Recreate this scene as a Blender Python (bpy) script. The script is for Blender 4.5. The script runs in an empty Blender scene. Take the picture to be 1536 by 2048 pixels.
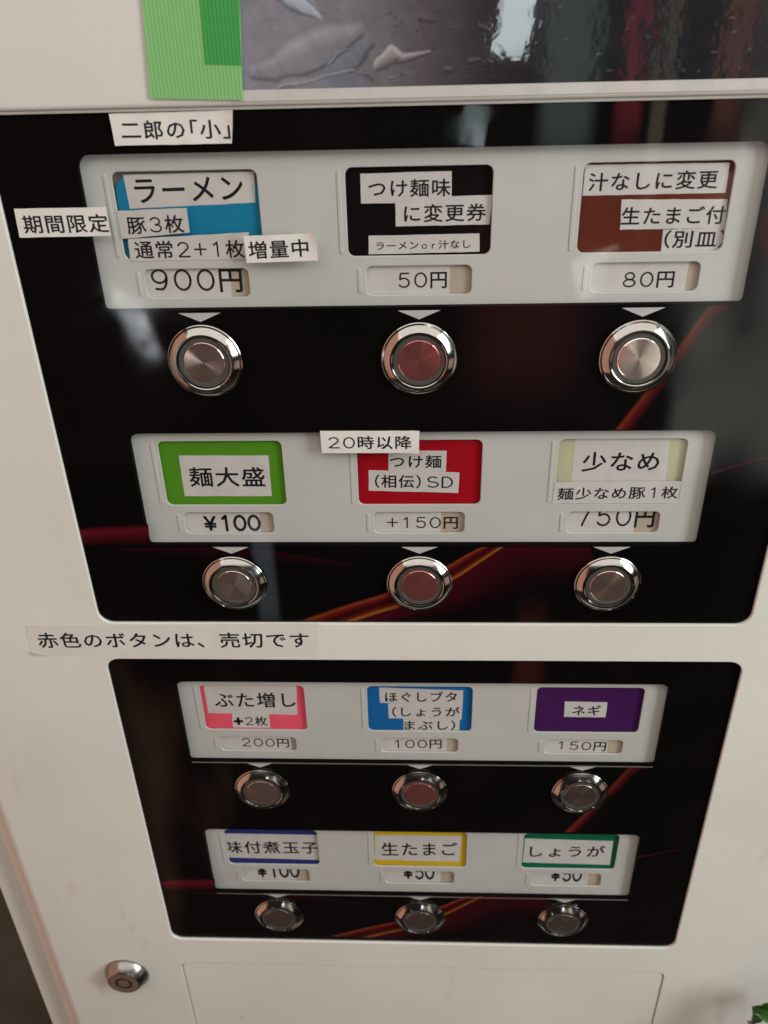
import bpy, bmesh, math, random
import numpy as np
from mathutils import Matrix, Vector

# ------------------------------------------------------------------ camera
S = bpy.context.scene
MM = 0.001
def linkcol():
    return S.collection
cd = bpy.data.cameras.new('camera')
cam = bpy.data.objects.new('camera', cd)
linkcol().objects.link(cam)
CR = [[0.9991420784971375, -0.041356493238763954, 0.002178862871275073],
      [0.0348966555998268, 0.869074514067408, 0.4934487941280694],
      [-0.02230090590910663, -0.49294941876980725, 0.8697721196555696]]
# columns: right, forward, up
m = Matrix.Identity(4)
for r in range(3):
    m[r][0] = CR[r][0]; m[r][1] = CR[r][2]; m[r][2] = -CR[r][1]
m.translation = Vector((-0.000321, -0.233079, 0.080794))
cam.matrix_world = m
cd.sensor_width = 36.0
cd.lens = 36.0 * 1662.4 / 2048.0
cd.clip_start = 0.01
cd.clip_end = 50.0
cd.dof.use_dof = True
cd.dof.focus_distance = 0.262
cd.dof.aperture_fstop = 19.0
S.camera = cam

# ------------------------------------------------------------------ world, exposure
w = bpy.data.worlds.new('World'); S.world = w; w.use_nodes = True
bg = w.node_tree.nodes['Background']
bg.inputs[0].default_value = (0.022, 0.017, 0.015, 1); bg.inputs[1].default_value = 1.0
S.view_settings.view_transform = 'Standard'; S.view_settings.look = 'None'
S.view_settings.exposure = 0.0; S.view_settings.gamma = 1.0

# ------------------------------------------------------------------ lamps
def lamp(name, loc, aim, sx, sy, rad, col, streak=None, soft=0.0):
    """area lamp of radiance rad (per unit colour), loc / aim in metres"""
    l = bpy.data.lights.new(name, 'AREA'); l.shape = 'RECTANGLE'
    l.size = sx; l.size_y = sy; l.energy = rad * math.pi * sx * sy
    l.color = col
    o = bpy.data.objects.new(name, l); linkcol().objects.link(o)
    o.location = loc
    d = Vector(aim) - Vector(loc)
    o.rotation_euler = d.to_track_quat('-Z', 'Y').to_euler()
    if soft or streak:
        l.use_nodes = True
        nt = l.node_tree; em = nt.nodes['Emission']; N = nt.nodes.new; K = nt.links.new
        g = N('ShaderNodeNewGeometry'); val = None
        if streak:
            mp = N('ShaderNodeMapping'); nz = N('ShaderNodeTexNoise'); rp = N('ShaderNodeMapRange')
            mp.inputs['Scale'].default_value = streak
            nz.inputs['Scale'].default_value = 1.0; nz.inputs['Detail'].default_value = 4
            rp.inputs['From Min'].default_value = 0.38; rp.inputs['From Max'].default_value = 0.60
            rp.interpolation_type = 'SMOOTHSTEP'
            K(g.outputs['Position'], mp.inputs[0]); K(mp.outputs[0], nz.inputs['Vector']); K(nz.outputs['Fac'], rp.inputs[0])
            val = rp.outputs[0]
        if soft:   # dims towards its edges
            sp = N('ShaderNodeSeparateXYZ'); K(g.outputs['Parametric'], sp.inputs[0])
            for ax in (0, 1):
                q = N('ShaderNodeMath'); q.operation = 'PINGPONG'; q.inputs[1].default_value = 0.5
                e = N('ShaderNodeMapRange'); e.interpolation_type = 'SMOOTHSTEP'; e.inputs['From Max'].default_value = soft
                K(sp.outputs[ax], q.inputs[0]); K(q.outputs[0], e.inputs[0])
                if val is None: val = e.outputs[0]
                else:
                    mu = N('ShaderNodeMath'); mu.operation = 'MULTIPLY'; K(val, mu.inputs[0]); K(e.outputs[0], mu.inputs[1]); val = mu.outputs[0]
        K(val, em.inputs['Strength'])
    return o
# daylight through the shop window on the right, ceiling light above, warm bounce from the left
lamp('window_light', (0.95, -0.50, 0.30), (0.0, 0, -0.10), 0.34, 0.75, 12.8, (0.94, 1.0, 0.97))
lamp('ceiling_light', (0.0, -0.62, 0.80), (0, 0, -0.05), 2.0, 0.80, 1.72, (1.0, 0.95, 0.86))
lamp('warm_wall_light', (-0.95, -0.42, -0.20), (0, -0.05, -0.18), 0.8, 2.0, 0.85, (1.0, 0.52, 0.37))
lamp('floor_bounce_light', (1.15, -0.40, -0.55), (0, 0, -0.2), 0.6, 0.4, 0.6, (1.0, 0.72, 0.62))
# added lamps imitating an unseen room, placed for their reflections in glossy sheets
def far(name, x0, x1, z0, z1, rad, col, y=-1.0, lean=0.0, streak=None, soft=0.3):
    cx, cz = (x0 + x1) / 2, (z0 + z1) / 2
    o = lamp(name, (cx, y, cz), (cx, 0, cz), x1 - x0, z1 - z0, rad, col, streak, soft)
    o.rotation_euler.rotate_axis('Z', lean)
    return o
far('blob_reflection_light', 0.112, 0.150, 0.055, 0.22, 14.0, (0.85, 0.97, 1.0), lean=-0.2, soft=0.06)
far('low_blob_reflection_light', 0.058, 0.094, -0.048, 0.006, 5.5, (0.80, 0.95, 1.0), lean=-0.15, streak=(14, 14, 9), soft=0.08)
far('haze_reflection_light', 0.15, 0.245, -0.12, 0.25, 0.95, (0.72, 1.0, 0.88))
far('red_reflection_light', 0.255, 0.303, -0.085, 0.25, 1.4, (1.0, 0.12, 0.18))
far('tan_reflection_light', 0.305, 0.332, -0.20, 0.25, 0.9, (1.0, 0.82, 0.55))
far('orange_reflection_light', 0.385, 0.43, -0.085, 0.25, 1.2, (1.0, 0.38, 0.26))
far('green_reflection_light', 0.385, 0.70, -0.60, 0.25, 1.15, (0.98, 1.0, 0.88), streak=(4, 4, 2), soft=0.1)
far('left_reflection_light', -0.455, -0.405, -0.36, -0.205, 11.0, (0.90, 0.95, 1.0), lean=0.25, streak=(18, 18, 10))
far('left_low_light', -0.30, -0.25, -0.90, -0.60, 0.8, (0.75, 0.9, 1.0))
far('brown_reflection_light', -0.43, -0.23, -1.27, -0.50, 0.34, (1.0, 0.50, 0.28), y=-0.6, soft=0.3, streak=(9, 9, 2))
far('glare_reflection_light', 0.22, 0.30, -0.255, -0.185, 3.5, (1.0, 0.97, 0.86), lean=0.3, streak=(26, 26, 20), soft=0.12)  # added to put a glare patch on the upper tray
far('streak_reflection_light', 0.150, 0.160, -0.115, -0.03, 3.5, (0.92, 1.0, 0.95), soft=0.3)
far('pale_reflection_light', 0.47, 0.60, -0.33, -0.03, 1.7, (0.95, 1.0, 0.92), streak=(14, 14, 3), soft=0.25)
far('dim_red_reflection_light', 0.04, 0.28, -0.46, -0.10, 0.32, (1.0, 0.22, 0.18), soft=0.35)
far('low_red_reflection_light', 0.115, 0.165, -0.74, -0.50, 0.45, (1.0, 0.18, 0.14), y=-0.6, soft=0.3)

# ------------------------------------------------------------------ materials
def mat(name):
    a = bpy.data.materials.new(name); a.use_nodes = True
    return a, a.node_tree, a.node_tree.nodes['Principled BSDF']
def noise_mix(nt, b, c0, c1, scale, detail=4, lo=0.35, hi=0.65, coord='Object'):
    tc = nt.nodes.new('ShaderNodeTexCoord'); nz = nt.nodes.new('ShaderNodeTexNoise')
    nz.inputs['Scale'].default_value = scale; nz.inputs['Detail'].default_value = detail
    rp = nt.nodes.new('ShaderNodeValToRGB')
    rp.color_ramp.elements[0].position = lo; rp.color_ramp.elements[0].color = (*c0, 1)
    rp.color_ramp.elements[1].position = hi; rp.color_ramp.elements[1].color = (*c1, 1)
    nt.links.new(tc.outputs[coord], nz.inputs['Vector']); nt.links.new(nz.outputs['Fac'], rp.inputs[0])
    nt.links.new(rp.outputs[0], b.inputs['Base Color'])
    return tc, rp
def bump(nt, b, scale, dist, strength=1.0, detail=2):
    tc = nt.nodes.new('ShaderNodeTexCoord'); nz = nt.nodes.new('ShaderNodeTexNoise')
    nz.inputs['Scale'].default_value = scale; nz.inputs['Detail'].default_value = detail
    bp = nt.nodes.new('ShaderNodeBump'); bp.inputs['Distance'].default_value = dist
    bp.inputs['Strength'].default_value = strength
    nt.links.new(tc.outputs['Object'], nz.inputs['Vector']); nt.links.new(nz.outputs['Fac'], bp.inputs['Height'])
    nt.links.new(bp.outputs[0], b.inputs['Normal'])
    return bp
def simple(name, col, rough=0.5, var=0.06, scale=120, bd=0.0, bs=900, metal=0.0, coat=0.0, spec=0.5):
    a, nt, b = mat(name)
    c0 = tuple(c * (1 - var) for c in col); c1 = tuple(min(1, c * (1 + var)) for c in col)
    noise_mix(nt, b, c0, c1, scale)
    b.inputs['Roughness'].default_value = rough; b.inputs['Metallic'].default_value = metal
    b.inputs['Coat Weight'].default_value = coat; b.inputs['Coat Roughness'].default_value = 0.08
    b.inputs['Specular IOR Level'].default_value = spec
    if bd: bump(nt, b, bs, bd)
    return a

def make_paint():
    a, nt, b = mat('cream_powder_coat')
    tc, rp = noise_mix(nt, b, (0.688, 0.674, 0.632), (0.738, 0.724, 0.682), 14, 6)
    # faint grime specks and rubbed marks
    n2 = nt.nodes.new('ShaderNodeTexNoise'); n2.inputs['Scale'].default_value = 75; n2.inputs['Detail'].default_value = 7
    n2.inputs['Roughness'].default_value = 0.62
    r2 = nt.nodes.new('ShaderNodeValToRGB')
    r2.color_ramp.elements[0].position = 0.70; r2.color_ramp.elements[0].color = (1, 1, 1, 1)
    r2.color_ramp.elements[1].position = 0.80; r2.color_ramp.elements[1].color = (0.72, 0.62, 0.48, 1)
    mx = nt.nodes.new('ShaderNodeMix'); mx.data_type = 'RGBA'; mx.blend_type = 'MULTIPLY'; mx.inputs[0].default_value = 1
    nt.links.new(tc.outputs['Object'], n2.inputs['Vector']); nt.links.new(n2.outputs['Fac'], r2.inputs[0])
    nt.links.new(rp.outputs[0], mx.inputs[6]); nt.links.new(r2.outputs[0], mx.inputs[7])
    # rubbed yellow-brown dirt, stretched downwards, only in a few places
    mp = nt.nodes.new('ShaderNodeMapping'); mp.inputs['Scale'].default_value = (95, 95, 30)
    n3 = nt.nodes.new('ShaderNodeTexNoise'); n3.inputs['Scale'].default_value = 1; n3.inputs['Detail'].default_value = 5
    r3 = nt.nodes.new('ShaderNodeMapRange'); r3.inputs['From Min'].default_value = .60; r3.inputs['From Max'].default_value = .78
    n4 = nt.nodes.new('ShaderNodeTexNoise'); n4.inputs['Scale'].default_value = 11
    r4 = nt.nodes.new('ShaderNodeMapRange'); r4.inputs['From Min'].default_value = .50; r4.inputs['From Max'].default_value = .66; r4.inputs['To Max'].default_value = .8
    mm = nt.nodes.new('ShaderNodeMath'); mm.operation = 'MULTIPLY'
    m2 = nt.nodes.new('ShaderNodeMix'); m2.data_type = 'RGBA'; m2.inputs[7].default_value = (0.47, 0.40, 0.29, 1)
    nt.links.new(tc.outputs['Object'], mp.inputs[0]); nt.links.new(mp.outputs[0], n3.inputs['Vector']); nt.links.new(n3.outputs['Fac'], r3.inputs[0])
    nt.links.new(tc.outputs['Object'], n4.inputs['Vector']); nt.links.new(n4.outputs['Fac'], r4.inputs[0])
    nt.links.new(r3.outputs[0], mm.inputs[0]); nt.links.new(r4.outputs[0], mm.inputs[1]); nt.links.new(mm.outputs[0], m2.inputs[0])
    nt.links.new(mx.outputs[2], m2.inputs[6]); nt.links.new(m2.outputs[2], b.inputs['Base Color'])
    b.inputs['Roughness'].default_value = 0.42
    b.inputs['Specular IOR Level'].default_value = 0.4
    bump(nt, b, 1500, 0.00006, 0.6)
    return a
def make_gloss(name, rough=0.015, tint=(1, 1, 1), wave=0.0, f0=0.024):
    """clear acrylic: clear body with a mirror-like skin"""
    a = bpy.data.materials.new(name); a.use_nodes = True; nt = a.node_tree; nt.nodes.clear()
    out = nt.nodes.new('ShaderNodeOutputMaterial'); mx = nt.nodes.new('ShaderNodeMixShader')
    tr = nt.nodes.new('ShaderNodeBsdfTransparent'); gl = nt.nodes.new('ShaderNodeBsdfGlossy')
    # Schlick reflectance, the same from both sides
    lw = nt.nodes.new('ShaderNodeLayerWeight'); lw.inputs['Blend'].default_value = 0.5
    pw = nt.nodes.new('ShaderNodeMath'); pw.operation = 'POWER'; pw.inputs[1].default_value = 5
    fr = nt.nodes.new('ShaderNodeMapRange'); fr.inputs['To Min'].default_value = f0; fr.inputs['To Max'].default_value = 1.0
    nt.links.new(lw.outputs['Facing'], pw.inputs[0]); nt.links.new(pw.outputs[0], fr.inputs[0])
    tr.inputs[0].default_value = (*tint, 1); gl.inputs['Roughness'].default_value = rough
    nt.links.new(fr.outputs[0], mx.inputs[0]); nt.links.new(tr.outputs[0], mx.inputs[1])
    nt.links.new(gl.outputs[0], mx.inputs[2]); nt.links.new(mx.outputs[0], out.inputs[0])
    if not wave:
        tc = nt.nodes.new('ShaderNodeTexCoord'); nz = nt.nodes.new('ShaderNodeTexNoise')
        nz.inputs['Scale'].default_value = 22; nz.inputs['Detail'].default_value = 6; nz.inputs['Distortion'].default_value = 1.5
        mr = nt.nodes.new('ShaderNodeMapRange'); mr.inputs['From Min'].default_value = .45; mr.inputs['From Max'].default_value = .75
        mr.inputs['To Min'].default_value = rough; mr.inputs['To Max'].default_value = rough + .13
        nt.links.new(tc.outputs['Object'], nz.inputs['Vector']); nt.links.new(nz.outputs['Fac'], mr.inputs[0])
        nt.links.new(mr.outputs[0], gl.inputs['Roughness'])
    if wave:
        tc = nt.nodes.new('ShaderNodeTexCoord'); nz = nt.nodes.new('ShaderNodeTexNoise')
        nz.inputs['Scale'].default_value = 160; nz.inputs['Detail'].default_value = 3
        bp = nt.nodes.new('ShaderNodeBump'); bp.inputs['Distance'].default_value = wave
        nt.links.new(tc.outputs['Object'], nz.inputs['Vector']); nt.links.new(nz.outputs['Fac'], bp.inputs['Height'])
        nt.links.new(bp.outputs[0], gl.inputs['Normal'])
    return a
def attr_mat(name, rough=0.6, bd=0.0):
    a, nt, b = mat(name)
    at = nt.nodes.new('ShaderNodeAttribute'); at.attribute_name = 'print'
    nt.links.new(at.outputs['Color'], b.inputs['Base Color'])
    b.inputs['Roughness'].default_value = rough
    b.inputs['Specular IOR Level'].default_value = 0.04
    if bd: bump(nt, b, 700, bd)
    return a
ANR = 0.25
def metal_mat(name, col, rough, aniso=0.0, lines=0.0, metal=1.0):
    a, nt, b = mat(name)
    noise_mix(nt, b, tuple(c * .93 for c in col), col, 400)
    b.inputs['Metallic'].default_value = metal; b.inputs['Roughness'].default_value = rough
    if aniso:
        b.inputs['Anisotropic'].default_value = aniso; b.inputs['Anisotropic Rotation'].default_value = ANR
        tg = nt.nodes.new('ShaderNodeTangent'); tg.direction_type = 'RADIAL'; tg.axis = 'Z'
        nt.links.new(tg.outputs[0], b.inputs['Tangent'])
    if lines:   # fine turning marks: rings about the local Z axis
        tc = nt.nodes.new('ShaderNodeTexCoord'); wv = nt.nodes.new('ShaderNodeTexWave')
        wv.wave_type = 'RINGS'; wv.rings_direction = 'Z'; wv.inputs['Scale'].default_value = 900
        wv.inputs['Distortion'].default_value = 1.0
        bp = nt.nodes.new('ShaderNodeBump'); bp.inputs['Distance'].default_value = lines
        nt.links.new(tc.outputs['Object'], wv.inputs['Vector']); nt.links.new(wv.outputs['Fac'], bp.inputs['Height'])
        nt.links.new(bp.outputs[0], b.inputs['Normal'])
    return a

M = dict(
    paint=make_paint(),
    black=simple('black_print', (0.0028, 0.0020, 0.0022), 0.6, 0.3, 30, spec=0.04),
    print=attr_mat('ribbon_print'),
    plate=simple('white_plastic', (0.56, 0.56, 0.535), 0.35, 0.03, 30, 0.00002, 500),
    back=simple('grey_tray', (0.22, 0.22, 0.19), 0.6),
    arrow=simple('white_ink', (0.52, 0.52, 0.52), 0.5),
    cover=make_gloss('clear_acrylic'),
    film=make_gloss('clear_film', 0.045, wave=0.00005, f0=0.045),
    edge=simple('edge_metal', (0.42, 0.41, 0.38), 0.3, 0.05, 60),
    lip=simple('window_lip', (0.16, 0.15, 0.14), 0.3, 0.05, 60),  # grey stands for the highlight along the sheet's edge
    paper=simple('white_paper', (0.60, 0.575, 0.555), 0.6, 0.04, 220, 0.00002, 700),
    label=simple('white_label', (0.74, 0.715, 0.69), 0.5, 0.04, 160, 0.00003, 500),
    clearlabel=simple('pale_label', (0.705, 0.68, 0.64), 0.42, 0.03, 160),
    beige=simple('beige_card', (0.45, 0.375, 0.30), 0.6, 0.08, 90),
    ink=simple('black_ink', (0.014, 0.012, 0.018), 0.5, 0.2, 300, spec=0.3),
    blue=simple('blue_card', (0.012, 0.20, 0.36), 0.6, 0.05, 60, spec=0.08),
    blackcard=simple('black_card', (0.005, 0.0025, 0.003), 0.6, 0.1, 60, spec=0.08),
    brown=simple('brown_card', (0.125, 0.026, 0.015), 0.6, 0.15, 40, spec=0.08),
    green=simple('green_card', (0.085, 0.27, 0.015), 0.6, 0.05, 60, spec=0.08),
    red=simple('red_card', (0.36, 0.004, 0.012), 0.6, 0.05, 60, spec=0.08),
    cream=simple('cream_card', (0.52, 0.50, 0.33), 0.6, 0.05, 60, spec=0.08),
    pink=simple('pink_card', (0.80, 0.10, 0.16), 0.6, 0.08, 60, spec=0.08),
    azure=simple('azure_card', (0.010, 0.13, 0.38), 0.6, 0.05, 60, spec=0.08),
    purple=simple('purple_card', (0.055, 0.010, 0.085), 0.6, 0.05, 60, spec=0.08),
    navy=simple('navy_card', (0.025, 0.035, 0.19), 0.6, 0.05, 60, spec=0.08),
    yellow=simple('yellow_card', (0.62, 0.42, 0.015), 0.6, 0.05, 60, spec=0.08),
    teal=simple('teal_card', (0.004, 0.13, 0.065), 0.6, 0.05, 60, spec=0.08),
    steel=metal_mat('turned_steel', (0.38, 0.365, 0.345), 0.14, 0.5),
    cap0=metal_mat('brushed_cap', (0.52, 0.36, 0.31), 0.15, 0.96, metal=0.86),
    cap1=metal_mat('brushed_cap_red_lit', (0.52, 0.17, 0.155), 0.15, 0.96, metal=0.80),  # red light on the caps put into the metal tint
    cap2=metal_mat('brushed_cap_pale', (0.88, 0.74, 0.67), 0.15, 0.96, metal=0.86),
    cap3=metal_mat('brushed_cap_dark', (0.34, 0.25, 0.22), 0.20, 0.96, metal=0.88),
    led=simple('smoked_ring', (0.075, 0.07, 0.062), 0.25, 0.05, 60),
    chrome=metal_mat('lock_chrome', (0.28, 0.265, 0.25), 0.24),
    brass=metal_mat('lock_face_metal', (0.26, 0.17, 0.13), 0.40, metal=0.4),
    dark=simple('dark_gap', (0.006, 0.005, 0.005), 0.7),
    wall=simple('dark_wall', (0.085, 0.092, 0.074), 0.8, 0.2, 8, 0.001, 60),
    floor=simple('dark_floor', (0.05, 0.04, 0.035), 0.6, 0.2, 5),
    leaf=simple('leaf_green', (0.025, 0.085, 0.012), 0.35, 0.35, 90, 0.0003, 200),
    petalr=simple('petal_crimson', (0.28, 0.008, 0.07), 0.5, 0.25, 90),
    petalw=simple('petal_white', (0.75, 0.70, 0.74), 0.5, 0.05, 90),
)
def make_tape(name, col, tr):
    a, nt, b = mat(name)
    tc = nt.nodes.new('ShaderNodeTexCoord'); wv = nt.nodes.new('ShaderNodeTexWave')
    wv.wave_type = 'BANDS'; wv.bands_direction = 'X'; wv.inputs['Scale'].default_value = 330
    wv.inputs['Distortion'].default_value = 0.35; wv.inputs['Detail'].default_value = 1
    wv.inputs['Detail Scale'].default_value = 8
    rp = nt.nodes.new('ShaderNodeValToRGB')
    rp.color_ramp.elements[0].color = (*[c * .84 for c in col], 1); rp.color_ramp.elements[1].color = (*col, 1)
    bp = nt.nodes.new('ShaderNodeBump'); bp.inputs['Distance'].default_value = 0.00005
    nt.links.new(tc.outputs['Object'], wv.inputs['Vector']); nt.links.new(wv.outputs['Fac'], rp.inputs[0])
    nt.links.new(rp.outputs[0], b.inputs['Base Color']); nt.links.new(wv.outputs['Fac'], bp.inputs['Height'])
    nt.links.new(bp.outputs[0], b.inputs['Normal'])
    b.inputs['Roughness'].default_value = 0.35; b.inputs['Alpha'].default_value = tr
    return a
M['tape'] = make_tape('green_ribbed_tape', (0.29, 0.66, 0.25), 0.78)
M['tape2'] = make_tape('green_ribbed_tape_double', (0.07, 0.42, 0.10), 0.80)

# ------------------------------------------------------------------ helpers (all sizes below in mm)
def mesh_obj(name, verts, faces, material, parent=None, smooth=None):
    me = bpy.data.meshes.new(name)
    me.from_pydata([(x * MM, y * MM, z * MM) for x, y, z in verts], [], faces)
    bm = bmesh.new(); bm.from_mesh(me)
    bmesh.ops.recalc_face_normals(bm, faces=bm.faces); bm.to_mesh(me); bm.free()
    if smooth is not None:
        me.polygons.foreach_set('use_smooth', [True] * len(me.polygons))
        me.set_sharp_from_angle(angle=math.radians(smooth))
    me.materials.append(material)
    o = bpy.data.objects.new(name, me); linkcol().objects.link(o)
    if parent: o.parent = parent
    return o
def tag(o, label, cat, group=None):
    o['label'] = label; o['category'] = cat
    if group: o['group'] = group
    return o
def empty(name, loc=(0, 0, 0)):
    o = bpy.data.objects.new(name, None); linkcol().objects.link(o)
    o.empty_display_size = 0.01; o.location = loc
    return o
def rrect(x0, x1, z0, z1, r, n=6, corners='abcd'):
    """rounded rectangle, counter-clockwise; corners: a=lower left b=lower right c=upper right d=upper left"""
    out = []
    for k, (cx, cz, a0) in enumerate(((x0, z0, 180), (x1, z0, 270), (x1, z1, 0), (x0, z1, 90))):
        rr = r[k] if isinstance(r, (tuple, list)) else r
        rr = max(rr, 0.05)
        px = cx + rr if k in (0, 3) else cx - rr
        pz = cz + rr if k in (0, 1) else cz - rr
        for i in range(n + 1):
            a = math.radians(a0 + 90 * i / n)
            out.append((px + rr * math.cos(a), pz + rr * math.sin(a)))
    return out
def sheet(name, loops, y0, y1, bevel, material, parent=None, res=2, smooth=35):
    """flat sheet between depths y0 (front) and y1 with holes: loops[0] is the outline, the rest are holes"""
    cu = bpy.data.curves.new('tmp', 'CURVE'); cu.dimensions = '2D'; cu.fill_mode = 'BOTH'
    t = (y1 - y0) / 2
    cu.extrude = max(t - bevel, 0.0001); cu.bevel_depth = bevel; cu.bevel_resolution = res if bevel else 0
    cu.offset = -bevel
    for lp in loops:
        sp = cu.splines.new('POLY'); sp.points.add(len(lp) - 1); sp.use_cyclic_u = True
        for i, (x, z) in enumerate(lp): sp.points[i].co = (x, z, 0, 1)
    ob = bpy.data.objects.new('tmp', cu); linkcol().objects.link(ob)
    dg = bpy.context.evaluated_depsgraph_get()
    me = bpy.data.meshes.new_from_object(ob.evaluated_get(dg))
    bpy.data.objects.remove(ob); bpy.data.curves.remove(cu)
    ym = (y0 + y1) / 2
    bm = bmesh.new(); bm.from_mesh(me)
    for v in bm.verts:
        x, z, h = v.co
        v.co = (x * MM, (ym - h) * MM, z * MM)
    bmesh.ops.remove_doubles(bm, verts=bm.verts, dist=1e-7)
    bmesh.ops.recalc_face_normals(bm, faces=bm.faces)
    bm.to_mesh(me); bm.free()
    me.name = name
    me.materials.clear(); me.materials.append(material)
    me.polygons.foreach_set('use_smooth', [bool(bevel)] * len(me.polygons))
    if bevel:
        me.set_sharp_from_angle(angle=math.radians(smooth))
        for p in me.polygons:
            if abs(p.normal.y) > 0.999: p.use_smooth = False
    o = bpy.data.objects.new(name, me); linkcol().objects.link(o)
    if parent: o.parent = parent
    return o
def lathe(name, prof, material, parent=None, seg=64, smooth=30):
    """prof: (radius, height out of the face) about local Z"""
    v = []; f = []
    for r, h in prof:
        for i in range(seg):
            a = 2 * math.pi * i / seg
            v.append((r * math.cos(a), r * math.sin(a), h))
    for k in range(len(prof) - 1):
        for i in range(seg):
            j = (i + 1) % seg
            f.append((k * seg + i, k * seg + j, (k + 1) * seg + j, (k + 1) * seg + i))
    if prof[-1][0] > 0.001: f.append(tuple(range((len(prof) - 1) * seg, len(prof) * seg)))
    return mesh_obj(name, v, f, material, parent, smooth)

# ------------------------------------------------------------------ lettering
_gl = {}
def glyph(ch, bold=False):
    k = (ch, bold)
    if k in _gl: return _gl[k]
    cu = bpy.data.curves.new('g', 'FONT'); cu.body = ch; cu.size = 1.0; cu.resolution_u = 2
    ob = bpy.data.objects.new('g', cu); linkcol().objects.link(ob)
    dg = bpy.context.evaluated_depsgraph_get()
    me = bpy.data.meshes.new_from_object(ob.evaluated_get(dg))
    V = [(v.co.x, v.co.y) for v in me.vertices]; F = [tuple(p.vertices) for p in me.polygons]
    # pen weight: a thin band along every outline edge, rounded at its corners
    wd = 0.05 if bold else 0.027
    use = {}
    for p in me.polygons:
        for e in p.edge_keys: use[e] = use.get(e, 0) + 1
    nb = {}
    for (i, j), c in use.items():
        if c != 1: continue
        (x0, y0), (x1, y1) = V[i], V[j]; L = math.hypot(x1 - x0, y1 - y0)
        if L < 1e-6: continue
        nb.setdefault(i, []).append(j); nb.setdefault(j, []).append(i)
        nx, ny = -(y1 - y0) / L * wd / 2, (x1 - x0) / L * wd / 2
        b = len(V); V += [(x0 + nx, y0 + ny), (x0 - nx, y0 - ny), (x1 - nx, y1 - ny), (x1 + nx, y1 + ny)]
        F.append((b, b + 1, b + 2, b + 3))
    for i, js in nb.items():
        if len(js) == 2:
            a = Vector(V[js[0]]) - Vector(V[i]); c = Vector(V[js[1]]) - Vector(V[i])
            if a.length > 0 and c.length > 0 and a.normalized().dot(c.normalized()) > -0.8:
                x, y = V[i]; b = len(V)
                V += [(x + wd / 2 * math.cos(t * math.pi / 3), y + wd / 2 * math.sin(t * math.pi / 3)) for t in range(6)]
                F.append(tuple(range(b, b + 6)))
    bpy.data.objects.remove(ob); bpy.data.curves.remove(cu); bpy.data.meshes.remove(me)
    _gl[k] = (V, F)
    return _gl[k]
def ribbon_glyph(strokes, wd):
    """rounded pen strokes as flat pieces"""
    V = []; F = []
    for st in strokes:
        n = len(st)
        for i in range(n - 1):
            (x0, y0), (x1, y1) = st[i], st[i + 1]
            L = math.hypot(x1 - x0, y1 - y0) or 1e-6
            nx, ny = -(y1 - y0) / L * wd / 2, (x1 - x0) / L * wd / 2
            b = len(V)
            V += [(x0 + nx, y0 + ny), (x0 - nx, y0 - ny), (x1 - nx, y1 - ny), (x1 + nx, y1 + ny)]
            F.append((b, b + 1, b + 2, b + 3))
        for (x, y) in (st if n < 6 else [st[0], st[-1]]):
            b = len(V)
            V += [(x + wd / 2 * math.cos(t * math.pi / 5), y + wd / 2 * math.sin(t * math.pi / 5)) for t in range(10)]
            F.append(tuple(range(b, b + 10)))
    return V, F
def arc(cx, cy, rx, ry, a0, a1, n=14):
    return [(cx + rx * math.cos(math.radians(a0 + (a1 - a0) * i / n)), cy + ry * math.sin(math.radians(a0 + (a1 - a0) * i / n))) for i in range(n + 1)]
DIG = {   # wide round digits in a 0.62 x 0.74 box
    '0': [arc(.31, .37, .29, .37, 0, 360, 28)],
    '1': [[(.16, .60), (.34, .74), (.34, 0)]],
    '2': [arc(.30, .53, .25, .21, 165, -35, 14) + [(.03, 0), (.60, 0)]],
    '3': [arc(.29, .55, .23, .19, 155, -90, 12), arc(.29, .19, .27, .19, 90, -160, 12)],
    '5': [[(.54, .74), (.13, .74), (.09, .41)] + arc(.30, .24, .27, .24, 135, -150, 14)],
    '7': [[(.03, .74), (.58, .74), (.40, .42), (.24, 0)]],
    '8': [arc(.31, .56, .22, .18, 0, 360, 22), arc(.31, .19, .28, .19, 0, 360, 24)],
    '9': [arc(.30, .50, .27, .24, 0, 360, 24), arc(.30, .47, .27, .47, 0, -75, 9) + [(.14, .03)]],
    '+': [[(.02, .38), (.60, .38)], [(.31, .68), (.31, .08)]],
    'o': [arc(.31, .22, .21, .22, 0, 360, 20)],
    'r': [[(.2, .44), (.2, 0)], arc(.38, .22, .18, .22, 170, 70, 7)],
    'S': [arc(.30, .55, .23, .19, 40, 250, 12) + arc(.31, .19, .26, .19, 75, -150, 12)],
    'D': [[(.08, 0), (.08, .74), (.26, .74)] + arc(.26, .37, .30, .37, 88, -88, 14) + [(.26, 0), (.08, 0)]],
}
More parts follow.
